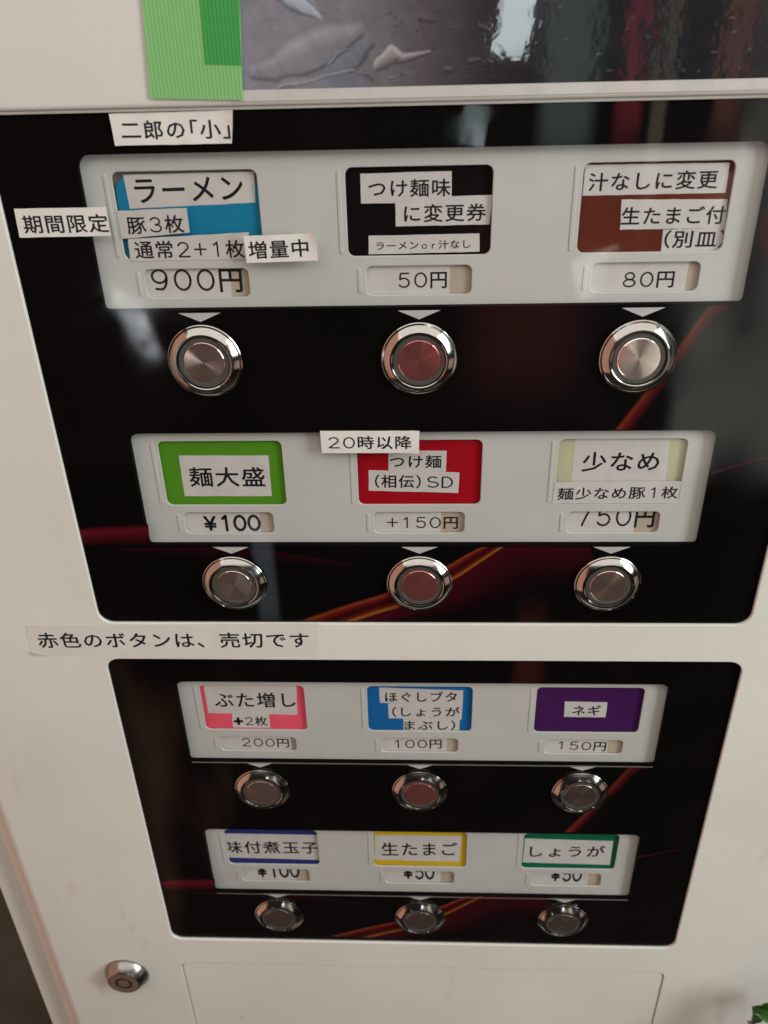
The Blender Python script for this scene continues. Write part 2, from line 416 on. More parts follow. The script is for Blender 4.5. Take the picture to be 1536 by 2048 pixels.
def lettering(spec, y, parent, z_cut=None):
    s, lx, lz, rx, rz, h, ex = spec
    V = []; F = []
    bold = 'b' in ex
    pen = 0.088 if not bold else 0.15
    x = 0.0
    for k, ch in enumerate(s):
        if bold and ch in DIG:
            gv, gf = ribbon_glyph(DIG[ch], pen); gv = [(p[0] * .86 + .06, p[1]) for p in gv]; adv = 0.66
        elif bold:
            gv, gf = glyph(ch, True); a = min(p[0] for p in gv); c = max(p[0] for p in gv)
            gv = [(p[0] - a, p[1]) for p in gv]; adv = (c - a) + 0.10
        elif ch in DIG:
            gv, gf = ribbon_glyph(DIG[ch], pen * (2.6 if (ch == '+' and s == '+2枚') else 1)); adv = 0.86
            k_ = 1.22 if ch in 'SD' else 1.0
            gv = [(p[0] * k_ + 0.12, p[1]) for p in gv]
        else:
            gv, gf = glyph(ch); adv = 1.06
            if ch in '（「': gv = [(p[0] - .5, p[1]) for p in gv]; adv = 0.56
            if ch in '）」': adv = 0.56
        b = len(V)
        V += [(p[0] + x, p[1]) for p in gv]; F += [tuple(i + b for i in f) for f in gf]
        x += adv
    x0 = min(p[0] for p in V); x1 = max(p[0] for p in V); y0 = min(p[1] for p in V); y1 = max(p[1] for p in V)
    L = Vector((rx - lx, rz - lz)); U = L.normalized(); N = Vector((-U.y, U.x))
    out = []
    for px, py in V:
        q = Vector((lx, lz)) + L * ((px - x0) / (x1 - x0)) + N * (h * ((py - y0) / (y1 - y0) - 0.5))
        if z_cut is not None: q.y = min(q.y, z_cut)   # print runs out at the cut edge of its slip
        out.append((q.x, y - (LIFT[0](q.x, q.y) if LIFT[0] else 0), q.y))
    me = bpy.data.meshes.new('lettering')
    me.from_pydata([(a * MM, b * MM, c * MM) for a, b, c in out], [], F)
    # every glyph faces out of the machine
    bm = bmesh.new(); bm.from_mesh(me)
    for f in bm.faces:
        if f.normal.y > 0: f.normal_flip()
    bm.to_mesh(me); bm.free()
    me.materials.append(M['ink'])
    o = bpy.data.objects.new('lettering', me); linkcol().objects.link(o); o.parent = parent
    return o

LIFT = [None]
def strip_mesh(name, quad, y, material, parent, thick=0.05, curl=0.0, seed=0, warp=0.0):
    """a cut paper strip with slightly uneven edges; quad TL,TR,BR,BL in mm"""
    rnd = random.Random(seed)
    nx, nz = 12, 4
    TL, TR, BR, BL = [Vector(p) for p in quad]
    je = [rnd.uniform(-.05, .05) for _ in range(64)]
    V = []; F = []
    def P(i, j):
        u, v = i / nx, j / nz
        p = TL.lerp(TR, u).lerp(BL.lerp(BR, u), v)
        if j in (0, nz): p = p + Vector((0, je[int(i)]))
        if i in (0, nx): p = p + Vector((je[20 + int(j)], 0))
        lift = warp * (0.5 - 0.5 * math.cos(u * 7 + seed)) + curl * max(0, (u - .8) / .2) ** 2 * (v if seed % 2 else 1 - v)
        return p, lift
    def lift_at(x, z):
        u = min(1, max(0, (x - (TL.x + BL.x) / 2) / ((TR.x + BR.x) / 2 - (TL.x + BL.x) / 2)))
        v = min(1, max(0, (TL.y - z) / (TL.y - BL.y)))
        return P(u * nx, v * nz)[1]
    for side in (0, 1):
        for j in range(nz + 1):
            for i in range(nx + 1):
                p, l = P(i, j)
                V.append((p.x, y - l + (thick if side else 0), p.y))
    n = (nx + 1) * (nz + 1)
    for j in range(nz):
        for i in range(nx):
            a = j * (nx + 1) + i
            F.append((a, a + 1, a + nx + 2, a + nx + 1)); F.append((n + a, n + a + nx + 1, n + a + nx + 2, n + a + 1))
    ring = [i for i in range(nx + 1)] + [(j * (nx + 1) + nx) for j in range(1, nz + 1)] + \
           [nz * (nx + 1) + i for i in range(nx - 1, -1, -1)] + [j * (nx + 1) for j in range(nz - 1, 0, -1)]
    for k in range(len(ring)):
        a, b = ring[k], ring[(k + 1) % len(ring)]
        F.append((a, b, n + b, n + a))
    LIFT[0] = lift_at
    return mesh_obj(name, V, F, material, parent)

# strips of paper and their lettering: (name, corners TL TR BR BL in mm, depth, (text, left x z, right x z, height, style))
STRIPS = {'outer': [('jiro', [(-79.22, 66.18), (-47.05, 66.43), (-48.29, 58.62), (-78.95, 58.59)], -0.5, ('二郎の「小」', -76.74, 62.26, -48.41, 62.03, 4.57, '')),
           ('kikan', [(-109.52, 43.5), (-84.29, 43.53), (-84.3, 36.05), (-109.85, 35.92)], -0.5, ('期間限定', -108.02, 39.41, -84.37, 39.39, 4.84, '')),
           ('zoryo', [(-47.77, 35.42), (-27.9, 35.9), (-27.81, 28.58), (-47.7, 28.19)], -0.5, ('増量中', -46.8, 31.55, -30.2, 32.1, 4.8, '')),
           ('nijuji', [(-30.37, -22.51), (0.02, -22.72), (-0.08, -30.18), (-30.17, -30.01)], -0.5, ('20時以降', -27.97, -26.45, -2.37, -26.61, 4.45, '')),
           ('akairo', [(-139.65, -96.31), (-35.8, -95.37), (-36.71, -109.86), (-140.45, -110.2)], -1.3, ('赤色のボタンは、売切です', -136.73, -103.21, -39.08, -102.59, 6.85, ''))],
 'r1c1': [('s', [(-77.83, 27.42), (-53.08, 27.07), (-53.97, 16.85), (-78.12, 17.16)], 3.45, ('900円', -76.36, 22.74, -50.26, 22.38, 6.62, ''))],
 'r1c2': [('s', [(-11.27, 27.11), (8.78, 26.83), (8.69, 16.89), (-11.52, 17.15)], 3.45, ('50円', -5.78, 21.72, 7.84, 21.79, 4.6, ''))],
 'r1c3': [('s', [(53.96, 26.82), (73.99, 26.53), (75.15, 16.89), (55.06, 17.15)], 3.45, ('80円', 57.03, 21.03, 71.14, 21.08, 4.56, ''))],
 'r1p1': [('s', [(-79.47, 51.05), (-44.01, 51.25), (-44.37, 43.38), (-79.14, 42.33)], 3.45, ('ラーメン', -77.01, 46.79, -47.33, 47.18, 6.21, '')),
          ('s', [(-82.52, 42.02), (-63.04, 42.52), (-63.13, 36.05), (-82.51, 34.58)], 2.3, ('豚3枚', -80.34, 38.14, -64.53, 38.41, 4.74, '')),
          ('s', [(-80.7, 34.55), (-46.7, 35.85), (-48.17, 28.6), (-81.04, 28.54)], 2.3, ('通常2+1枚', -79.29, 31.57, -48.42, 31.43, 4.87, ''))],
 'r1p2': [('s', [(-15.59, 50.2), (8.71, 50.44), (8.75, 42.51), (-15.71, 42.68)], 3.45, ('つけ麺味', -13.52, 46.37, 8.44, 46.36, 4.51, '')),
          ('s', [(-6.36, 43.8), (19.82, 44.28), (19.16, 36.69), (-6.33, 36.52)], 3.38, ('に変更券', -4.05, 39.82, 18.14, 39.93, 4.63, '')),
          ('s', [(-13.9, 34.16), (16.52, 34.32), (16.79, 29.44), (-13.96, 29.15)], 3.45, ('ラーメンor汁なし', -11.87, 31.39, 14.21, 31.59, 2.35, ''))],
 'r1p3': [('s', [(43.71, 51.32), (81.06, 51.2), (81.35, 43.76), (43.67, 43.66)], 3.45, ('汁なしに変更', 44.95, 47.0, 78.71, 47.19, 4.68, '')),
          ('s', [(54.16, 42.52), (82.07, 42.14), (82.69, 34.75), (54.6, 34.74)], 3.38, ('生たまご付', 54.62, 38.23, 82.09, 38.14, 4.68, '')),
          ('s', [(66.21, 34.54), (82.8, 34.83), (83.14, 28.37), (66.45, 28.53)], 3.45, ('（別皿）', 66.9, 32.01, 83.32, 31.89, 4.8, ''))],
 'r2c1': [('s', [(-78.5, -52.26), (-52.26, -52.33), (-52.98, -62.65), (-78.88, -62.62)], 3.45, ('¥100', -71.69, -57.5, -52.59, -57.41, 6.52, 'b'))],
 'r2c2': [('s', [(-13.08, -52.84), (7.21, -52.89), (7.08, -62.59), (-13.33, -62.57)], 3.45, ('+150円', -10.73, -57.49, 12.67, -57.54, 4.57, ''))],
 'r2c3': [('s', [(47.97, -49.34), (69.56, -49.41), (70.94, -62.43), (49.89, -62.41)], 3.45, ('750円', 51.21, -55.47, 76.28, -55.52, 7.75, ''))],
 'r2p1': [('s', [(-76.54, -32.52), (-47.77, -32.68), (-48.04, -47.35), (-76.7, -47.25)], 3.45, ('麺大盛', -74.21, -40.21, -49.68, -40.32, 7.06, ''))],
 'r2p2': [('s', [(-9.71, -31.23), (8.6, -31.33), (8.47, -38.68), (-9.76, -38.6)], 3.45, ('つけ麺', -9.32, -35.05, 7.0, -35.13, 4.52, '')),
          ('s', [(-16.15, -38.0), (12.74, -38.93), (12.57, -46.33), (-16.28, -45.4)], 3.38, ('（相伝）SD', -14.25, -41.93, 10.76, -42.41, 4.86, ''))],
 'r2p3': [('s', [(48.28, -27.15), (77.11, -27.44), (77.86, -43.01), (48.07, -42.89)], 3.45, ('少なめ', 51.04, -35.48, 75.02, -35.33, 6.86, '')),
          ('s', [(42.84, -41.98), (82.4, -41.75), (82.36, -49.88), (42.68, -49.76)], 2.3, ('麺少なめ豚1枚', 44.04, -46.23, 81.89, -45.72, 4.43, ''))],
 'r3c1': [('s', [(-80.48, -152.78), (-50.08, -152.42), (-50.39, -162.15), (-80.34, -162.55)], 3.45, ('200円', -69.47, -157.01, -51.09, -157.26, 4.63, ''))],
 'r3c2': [('s', [(-17.33, -152.43), (10.59, -152.1), (10.76, -162.89), (-17.09, -163.27)], 3.45, ('100円', -9.55, -157.19, 8.51, -156.96, 4.73, ''))],
 'r3c3': [('s', [(49.95, -151.62), (72.08, -151.35), (72.83, -163.08), (50.3, -163.39)], 3.45, ('150円', 53.56, -157.11, 71.69, -157.47, 4.7, ''))],
 'r3p1': [('s', [(-81.04, -126.22), (-45.9, -126.26), (-46.67, -142.35), (-80.87, -141.78)], 3.45, ('ぶた増し', -77.85, -135.18, -46.81, -134.89, 7.51, '')),
          ('s', [(-71.85, -141.62), (-57.57, -141.93), (-57.6, -149.1), (-72.25, -149.03)], 3.38, ('+2枚', -71.71, -145.83, -58.61, -145.57, 4.71, ''))],
 'r3p2': [('s', [(-15.11, -128.5), (16.14, -129.59), (16.1, -136.43), (-14.99, -136.04)], 3.45, ('ほぐしブタ', -12.93, -132.99, 13.93, -132.74, 5.07, '')),
          ('s', [(-11.94, -136.23), (16.08, -135.95), (15.86, -144.07), (-11.77, -143.66)], 3.38, ('（しょうが', -10.44, -140.4, 15.13, -140.14, 5.05, '')),
          ('s', [(-6.26, -143.67), (15.22, -143.86), (15.15, -150.3), (-6.22, -150.12)], 3.45, ('まぶし）', -5.98, -147.23, 13.6, -147.01, 5.02, ''))],
 'r3p3': [('s', [(54.02, -134.69), (69.76, -134.95), (69.85, -142.43), (54.35, -142.31)], 3.45, ('ネギ', 57.29, -139.07, 67.62, -138.96, 5.13, ''))],
 'r4c1': [('s', [(-79.04, -228.46), (-53.4, -227.87), (-54.42, -241.57), (-78.81, -242.18)], 3.45, ('¥100', -71.14, -233.31, -52.49, -232.87, 10.14, 'b'))],
 'r4c2': [('s', [(-16.98, -227.03), (9.05, -227.06), (9.21, -241.29), (-16.46, -241.27)], 3.45, ('¥50', -7.2, -233.08, 6.33, -232.75, 9.81, 'b'))],
 'r4c3': [('s', [(46.18, -229.64), (72.08, -229.03), (72.98, -242.71), (46.59, -243.39)], 3.45, ('¥50', 56.4, -233.06, 69.63, -232.73, 9.5, 'b'))],
 'r4p1': [('s', [(-82.58, -209.79), (-43.2, -209.95), (-43.5, -225.73), (-82.94, -225.1)], 3.45, ('味付煮玉子', -83.18, -218.43, -43.28, -217.94, 7.74, ''))],
 'r4p2': [('s', [(-18.85, -209.46), (17.61, -209.33), (16.94, -225.77), (-19.49, -224.99)], 3.45, ('生たまご', -16.32, -218.19, 15.91, -217.48, 8.24, ''))],
 'r4p3': [('s', [(43.86, -210.37), (80.41, -211.14), (80.7, -226.15), (43.72, -225.4)], 3.45, ('しょうが', 46.34, -218.34, 77.69, -217.65, 7.03, ''))]}
RIBBONS = {'field': [[(-21.5, -95.1), (-5.0, -88.4), (11.0, -78.4), (27.9, -64.7), (42.8, -64.7), (55.8, -64.7)], [(-6.8, -95.3), (10.5, -92.9), (25.8, -88.6), (37.5, -83.9), (49.1, -81.8), (60.5, -78.8)]],
 'leftband': [[(-113.0, -57.4), (-105.5, -56.7), (-89.2, -55.8)], [(-112.4, -64.3), (-105.2, -63.9), (-89.8, -63.5)]],
 'leftlow': [[(-100.2, -64.9), (-73.2, -64.9), (-53.1, -65.7), (-23.2, -71.0)], [(-100.6, -66.8), (-73.8, -69.8), (-53.6, -71.4), (-23.4, -73.8)]],
 'main': [[(-41.8, -94.8), (-25.7, -88.1), (-11.1, -82.6), (8.0, -72.4), (15.1, -67.6), (20.1, -64.7)], [(-21.5, -95.1), (-13.7, -91.9), (-5.0, -88.4), (11.0, -78.4), (20.0, -71.2), (27.9, -64.7)]],
 'thin': [[(90.1, -37.3), (98.4, -34.6), (106.4, -32.0)], [(90.3, -38.5), (98.6, -35.4), (106.5, -32.9)]],
 'topr': [[(88.0, 33.5), (89.6, 37.3), (91.6, 41.1)], [(90.3, 21.5), (92.6, 25.5), (95.1, 29.5)]],
 'upper': [[(58.8, -22.9), (65.8, -11.6), (70.5, -3.4), (73.9, 2.7), (78.0, 10.4), (80.1, 14.4)], [(64.8, -23.0), (71.0, -11.6), (74.7, -3.8), (79.0, 1.9), (83.4, 10.3), (89.2, 14.9)]]}

# ------------------------------------------------------------------ numbers of the machine (mm)
ROWS = [0.0, -78.9, -178.4, -258.4]
COLS = [-62.83, 0.0, 62.83]
WIN = [(15.2, 56.5), (-64.1, -23.4), (-164.2, -123.2), (-244.3, -203.1)]
POCK = [(28.9, 51.9), (-50.05, -27.2), (-149.3, -127.0), (-228.0, -206.1)]
PRICE = [(18.0, 26.1), (-60.8, -52.9), (-160.3, -153.1), (-239.0, -230.9)]

# ------------------------------------------------------------------ the ticket machine
mach = tag(empty('ticket_machine'), 'cream meal ticket vending machine with two black button panels', 'ticket machine')
# lower door sheet: a notch for the upper panel, a hole for the lower one
def notch():
    r = 5.0; out = []
    xs = 112.7; zb = -95.6; zt = 66.75
    out.append((-171.5, -520)); out.append((171.5, -520)); out.append((171.5, zt)); out.append((xs, zt))
    for i in range(7):
        a = math.radians(0 - 90 * i / 6); out.append((xs - r + r * math.cos(a), zb + r + r * math.sin(a)))
    for i in range(7):
        a = math.radians(270 - 90 * i / 6); out.append((-xs + r + r * math.cos(a), zb + r + r * math.sin(a)))
    out.append((-xs, zt)); out.append((-171.5, zt))
    return out
HAT = rrect(-112.4, 112.4, -470, -293.9, 4.5)
sheet('front_door', [notch(), rrect(-113.9, 113.9, -276.4, -111.7, 5.0), HAT], -1.2, 0.2, 0.28, M['paint'], mach)
sheet('service_plate', [rrect(-112.0, 112.0, -469.7, -294.3, 4.2)], -0.72, 0.4, 0.2, M['paint'], mach)
dim = lathe('weld_mark', [(1.9, 0), (1.75, 0.05), (1.45, 0.05), (1.3, -0.03), (0.0, -0.05)], M['paint'], None, 24)
dim.location = (0.3 * MM, -0.73 * MM, -303.9 * MM); dim.rotation_euler = (math.pi / 2, 0, 0); dim.parent = mach

# folded sides of the door and the flange of the cabinet behind it
for s in (-1, 1):
    prof = [(171.2, -1.0), (172.6, -0.9), (173.6, -0.2), (174.2, 0.8), (184.5, 9.5), (184.5, 30), (150, 30), (150, 1.5), (171.2, 0.4)]
    v = [(s * x, y, z) for z in (-520, 66.6) for x, y in prof]; n = len(prof)
    f = [(i, (i + 1) % n, n + (i + 1) % n, n + i) for i in range(n)] + [tuple(range(n)), tuple(range(n, 2 * n))]
    mesh_obj('door_fold', v, f, M['paint'], mach, 40)
    prof = [(183.4, 9.4), (184.6, 8.9), (192.8, 8.0), (194.0, 9.2), (194.3, 240), (183.4, 240)]
    v = [(s * x, y, z) for z in (-900, 420) for x, y in prof]; n = len(prof)
    f = [(i, (i + 1) % n, n + (i + 1) % n, n + i) for i in range(n)] + [tuple(range(n)), tuple(range(n, 2 * n))]
    mesh_obj('cabinet_side', v, f, M['paint'], mach, 40)
# upper door with its rolled lower edge
prof = [(67.2, 3.0), (67.2, -0.6), (67.4, -1.15), (67.9, -1.5), (68.6, -1.6), (420, -1.6), (420, 3.0)]
v = [(x, y, z) for x in (-184, 184) for z, y in prof]; n = len(prof)
f = [(i, (i + 1) % n, n + (i + 1) % n, n + i) for i in range(n)] + [tuple(range(n)), tuple(range(n, 2 * n))]
mesh_obj('upper_door', v, f, M['paint'], mach, 50)
# thin bright strip along the seam between the doors
sheet('seam_strip', [rrect(-171, 171, 66.45, 67.15, 0.1)], -0.9, 1.0, 0.08, M['edge'], mach)

def grad_ribbon(name, left, right, cols, z_shift, y, parent, fade0=1.0, fade1=1.0):
    nc = len(cols); N = 8
    def interp(pl, t):
        t *= len(pl) - 1; i = min(int(t), len(pl) - 2); u = t - i
        p0 = pl[max(i - 1, 0)]; p1 = pl[i]; p2 = pl[i + 1]; p3 = pl[min(i + 2, len(pl) - 1)]
        return tuple(0.5 * ((2 * p1[k]) + (-p0[k] + p2[k]) * u + (2 * p0[k] - 5 * p1[k] + 4 * p2[k] - p3[k]) * u * u + (-p0[k] + 3 * p1[k] - 3 * p2[k] + p3[k]) * u ** 3) for k in (0, 1))
    steps = 6 * (len(left) - 1); V = []; F = []; C = []
    K = (nc - 1) * 4
    for i in range(steps + 1):
        t = i / steps; a = interp(left, t); b = interp(right, t); fd = fade0 + (fade1 - fade0) * t
        for k in range(K + 1):
            u = k / K; g = u * (nc - 1); gi = min(int(g), nc - 2); gu = g - gi
            V.append((a[0] + (b[0] - a[0]) * u, y, a[1] + (b[1] - a[1]) * u + z_shift))
            c = [cols[gi][q] + (cols[gi + 1][q] - cols[gi][q]) * gu for q in range(3)]
            base = (0.0028, 0.0020, 0.0022)
            C.append([base[q] + (c[q] * .8 - base[q]) * fd for q in range(3)])
    for i in range(steps):
        for k in range(K):
            q = i * (K + 1) + k; F.append((q, q + 1, q + K + 2, q + K + 1))
    me = bpy.data.meshes.new(name); me.from_pydata([tuple(c * MM for c in v) for v in V], [], F)
    at = me.color_attributes.new('print', 'FLOAT_COLOR', 'POINT')
    at.data.foreach_set('color', [x for c in C for x in (*c, 1)])
    me.materials.append(M['print'])
    o = bpy.data.objects.new(name, me); linkcol().objects.link(o); o.parent = parent
    return o
K0 = (0.0028, 0.0020, 0.0022)
RIBC = {
    'field': ([(.075, .004, .008), (.05, .003, .008), (.015, .002, .004), K0], 1, .5),
    'main': ([(.02, .002, .003), (.26, .05, .015), (.15, .012, .009), (.09, .005, .007), (.035, .003, .004), (.07, .005, .005), (.13, .012, .008), (.34, .12, .02), (.09, .008, .008)], 1, 1),
    'upper': ([(.03, .004, .004), (.20, .035, .012), (.13, .012, .010), (.09, .005, .009), (.035, .003, .005), K0], 1, .6),
    'thin': ([K0, (.09, .008, .016), K0], 1, .8),
    'leftband': ([(.02, .002, .004), (.16, .008, .018), (.11, .006, .012), (.05, .003, .007), (.012, .002, .003)], 1, .8),
    'leftlow': ([(.03, .003, .006), (.018, .003, .005), (.008, .002, .003), K0], 1, .7),
    'topr': ([(.05, .005, .010), (.05, .005, .010), (.02, .002, .004), K0], .8, .5),
}
def button_panel(x, z0, z1, rows, shift):
    pan = sheet('button_panel', [rrect(-x, x, z0, z1, 6)] + [rrect(-90.4, 90.4, WIN[r][0], WIN[r][1], (1.2, 1.2, 3.6, 3.6)) for r in rows],
                0.0, 2.3, 0.12, M['black'], mach)
    for k, (cols, f0, f1) in RIBC.items():
        if k == 'topr' and shift: continue
        l, r = RIBBONS[k]
        if k == 'topr': l = [(90.8, b_) for a_, b_ in l]; r = [(a_ + 5, b_) for a_, b_ in r]
        lay = {'field': -.03, 'leftlow': -.03}.get(k, -.06)
        grad_ribbon('printed_ribbon', l, r, cols, shift, lay, pan, f0, f1)
    for r in rows:
        zr = ROWS[r]
        holes = []; rims = []
        for c in COLS:
            holes.append(rrect(c - 19.6, c + 19.6, POCK[r][0], POCK[r][1], 1.9))
            holes.append(rrect(c - 14.9, c + 14.7, PRICE[r][0], PRICE[r][1], 1.7))
        pl = sheet('label_tray', [rrect(-92, 92, WIN[r][0] - 3, WIN[r][1] + 3, 2)] + holes, 2.4, 3.2, 0.22, M['plate'], pan)
        sheet('tray_back', [rrect(-91.5, 91.5, WIN[r][0] - 2.5, WIN[r][1] + 2.5, 2)], 4.25, 4.6, 0, M['back'], pan)
        for c in COLS:
            for a, b, d, e, rr in ((19.6, 19.6, POCK[r][0], POCK[r][1], 1.9), (14.9, 14.7, PRICE[r][0], PRICE[r][1], 1.7)):
                sheet('pocket_rim', [rrect(c - a - 2.35, c - a - 1.25, d + .6, e - .6, .54)], 2.2, 2.55, 0.18, M['plate'], pan)
            # white arrow printed above each button
            mesh_obj('arrow_mark', [(c - 6.1, -.09, zr + 14.25), (c + 6.1, -.09, zr + 14.25), (c, -.09, zr + 11.65)], [(0, 2, 1)], M['arrow'], pan)
        # lower lip of the window; its edge highlight painted grey on lower rows
        sheet('window_lip', [rrect(-89.6, 89.6, WIN[r][0] - .42, WIN[r][0] - .02, .15)], -.16, 0.6, .05, M['lip'] if r > 1 else M['black'], pan)
    sheet('cover_sheet', [rrect(-x + .3, x - .3, z0 + .3, z1 - .3, 5.6)], -.40, -.22, 0, M['cover'], pan)
    return pan
button_panel(113.6, -96.3, 66.6, (0, 1), 0.0)
button_panel(114.8, -277.2, -111.0, (2, 3), -178.9)
# bare body behind the panels
sheet('panel_backing', [rrect(-150, 150, -480, 66, 1)], 5.0, 6.0, 0, M['dark'], mach)

# push buttons
def make_button():
    b = lathe('push_button', [(10.7, 0.0), (11.0, 0.15), (11.0, 0.55), (10.75, 0.78), (10.35, 0.85), (10.25, 0.8), (8.75, 2.15), (8.55, 2.25), (8.1, 2.25), (7.85, 2.1), (7.7, 1.55), (7.7, 0.9), (0.001, 0.9)],
              M['steel'], mach, 96, 22)
    lathe('light_ring', [(7.66, 0.95), (7.62, 1.55), (7.4, 1.72), (6.4, 1.72), (6.25, 1.6), (6.22, 1.0)], M['led'], b, 80, 30)
    lathe('button_cap', [(6.18, 1.0), (6.15, 1.72), (5.95, 1.90), (5.5, 1.93), (0.002, 1.93)], M['cap0'], b, 80, 22)
    return b
proto = make_button()
caps = [['cap0', 'cap1', 'cap2'], ['cap0', 'cap1', 'cap0'], ['cap0', 'cap1', 'cap3'], ['cap3', 'cap3', 'cap3']]
capmesh = {}
for r in range(4):
    for c in range(3):
        if r == 0 and c == 0: o = proto; ch = list(proto.children)
        else:
            o = proto.copy(); linkcol().objects.link(o); ch = []
            for q in proto.children:
                d = q.copy(); linkcol().objects.link(d); d.parent = o; ch.append(d)
        o.location = (COLS[c] * MM, -0.42 * MM, ROWS[r] * MM)
        o.rotation_euler = (math.pi / 2 + (r * 3 + c) % 4 * .006 - .01, ((r + c * 2) % 5 - 2) * .006, 0)
        for d in ch:
            if d.name.startswith('button_cap'):
                k = caps[r][c]
                if k not in capmesh:
                    me = d.data.copy(); me.materials[0] = M[k]; capmesh[k] = me
                d.data = capmesh[k]
for a in [q for q in proto.children if q.name.startswith('button_cap')]: a.data = capmesh['cap0']

# round key lock
lk = lathe('key_lock', [(10.6, 0), (10.6, 0.5), (10.4, 1.2), (7.7, 5.6), (7.4, 5.9), (7.1, 6.0), (5.9, 6.0)], M['chrome'], mach, 64, 25)
lk.location = (-139.8 * MM, -1.2 * MM, -303.6 * MM); lk.rotation_euler = (math.pi / 2, 0, 0); lk.scale = (1, 1, 0.84)
lathe('lock_face', [(7.05, 5.95), (6.8, 6.15), (4.25, 6.15), (4.1, 6.05), (4.05, 4.6), (2.85, 4.6), (2.8, 6.0), (2.65, 6.12), (0.002, 6.12)], M['brass'], lk, 48, 25)
lathe('key_slot', [(4.07, 4.7), (2.83, 4.7)], M['dark'], lk, 48)
mesh_obj('key_notch', [(-.7, 2.2, 5.98), (.7, 2.2, 5.98), (.7, 5.2, 6.18), (-.7, 5.2, 6.18), (-.6, 2.6, 5.0), (.6, 2.6, 5.0), (.6, 5.0, 5.0), (-.6, 5.0, 5.0)],
         [(0, 1, 2, 3), (4, 7, 6, 5), (0, 4, 5, 1), (1, 5, 6, 2), (2, 6, 7, 3), (3, 7, 4, 0)], M['dark'], lk)

# ------------------------------------------------------------------ cards in the trays
CARD = {
    'r1p1': ('blue', 'bright blue menu card with three white strips, top left tray', 4.8),
    'r1p2': ('blackcard', 'black menu card with two large strips and one small strip', .6),
    'r1p3': ('brown', 'reddish brown menu card under three white strips', .6),
    'r2p1': ('green', 'bright green menu card with one white paper in its middle', .6),
    'r2p2': ('red', 'red menu card with two white strips reading SD', .6),
    'r2p3': ('cream', 'pale cream menu card covered by white papers', .6),
    'r3p1': ('pink', 'pink menu card with a large white strip and a small one', .6),
    'r3p2': ('azure', 'medium blue menu card with three lines of small print', .6),
    'r3p3': ('purple', 'dark purple menu card with one small white sticker', .6),
    'r4p1': ('navy', 'navy menu card crossed by one full width white strip', .6),
    'r4p2': ('yellow', 'yellow bordered menu card with white centre', .6),
    'r4p3': ('teal', 'dark green bordered menu card with white centre', .6),
}
seed = 0
for key, (mk, lab, rad) in CARD.items():
    r = int(key[1]) - 1; c = COLS[int(key[3]) - 1]
    z0, z1 = POCK[r]
    if key == 'r1p1': o = sheet('menu_card', [rrect(c - 19.4, c + 19.5, z0 - .6, z1 - .9, (1, 1, rad, rad))], 3.5, 3.8, 0, M[mk])
    else: o = sheet('menu_card', [rrect(c - 20.6, c + 20.6, z0 - 1.0, z1 + 1.0, rad)], 3.5, 3.8, 0, M[mk])
    tag(o, lab, 'menu card', 'menu cards in the button panel trays')
    for n, quad, y, t in STRIPS[key]:
        seed += 1
        s = strip_mesh('paper_strip', quad, y, M['paper'], o, seed=seed, curl=.18 if y < 2.4 else 0, warp=.05 if y < 2.4 else 0)
        lettering(t, y - .04, s)
PL = {
    'r1c1': 'large printed price of 900 yen under the blue card', 'r1c2': 'price slip of 50 yen under the black card',
    'r1c3': 'price slip of 80 yen under the brown card', 'r2c1': 'bold printed price of 100 yen under the bright green card',
    'r2c2': 'price slip of plus 150 yen under the red card', 'r2c3': 'cut off price of 750 yen under the cream card',
    'r3c1': 'price slip of 200 yen under the pink card', 'r3c2': 'price slip of 100 yen under the medium blue card',
    'r3c3': 'price slip of 150 yen under the purple card', 'r4c1': 'cut off bold price of 100 yen under the navy card',
    'r4c2': 'cut off bold price of 50 yen under the yellow card', 'r4c3': 'cut off bold price of 50 yen under the dark green card',
}
for key, lab in PL.items():
    r = int(key[1]) - 1; c = COLS[int(key[3]) - 1]
    z0, z1 = PRICE[r]
    o = sheet('price_card', [rrect(c - 16.2, c + 16.2, z0 - .7, z1 + .7, .4)], 3.5, 3.8, 0, M['beige'])
    tag(o, lab, 'price card', 'price cards under the menu cards')
    for n, quad, y, t in STRIPS[key]:
        seed += 1
        top = min(z1 + 1.4, POCK[r][0] - .2); bot = z0 - .9
        xl = min(quad[0][0], quad[3][0]); xr = (quad[1][0] + quad[2][0]) / 2
        s = strip_mesh('price_slip', [(c - 16, top), (xr, top), (xr - .2, bot), (c - 16, bot)], y, M['paper'], o, seed=seed)
        lettering(t, y - .04, s, z_cut=top - .05)

# ------------------------------------------------------------------ labels stuck on the outside
OL = {
    'jiro': ('small white label at the very top of the upper black panel', 'label'),
    'kikan': ('white label overlapping the left edge of the upper tray, beside the blue card', 'label'),
    'zoryo': ('white label overhanging the lower right corner of the blue card', 'label'),
    'nijuji': ('white label reading 20 across the top left corner of the red card', 'label'),
    'akairo': ('long pale label on the cream strip between the two black panels', 'label'),
}
for n, quad, y, t in STRIPS['outer']:
    seed += 1
    s = strip_mesh('paper_label', quad, y, M['clearlabel' if n == 'akairo' else 'label'], None, thick=.07, seed=seed,
                   curl={'jiro': .9, 'kikan': .25, 'zoryo': .7, 'nijuji': .45, 'akairo': .08}[n], warp=0.02 if n == 'akairo' else .10)
    tag(s, OL[n][0], OL[n][1], 'loose paper labels')
    lettering(t, y - .05, s)
    if n == 'akairo':   # one lifted corner, the light it catches put into a whiter colour
        q = [quad[3], (quad[3][0] + 5.0, quad[3][1] - .2), (quad[3][0] + .2, quad[3][1] + 2.6)]
        mesh_obj('lifted_corner', [(q[0][0], y - .1, q[0][1]), (q[1][0], y - .1, q[1][1]), (q[2][0], y - .9, q[2][1]), (q[0][0], y - .05, q[0][1] + .1)], [(0, 1, 2), (0, 2, 3)], M['petalw'], s)

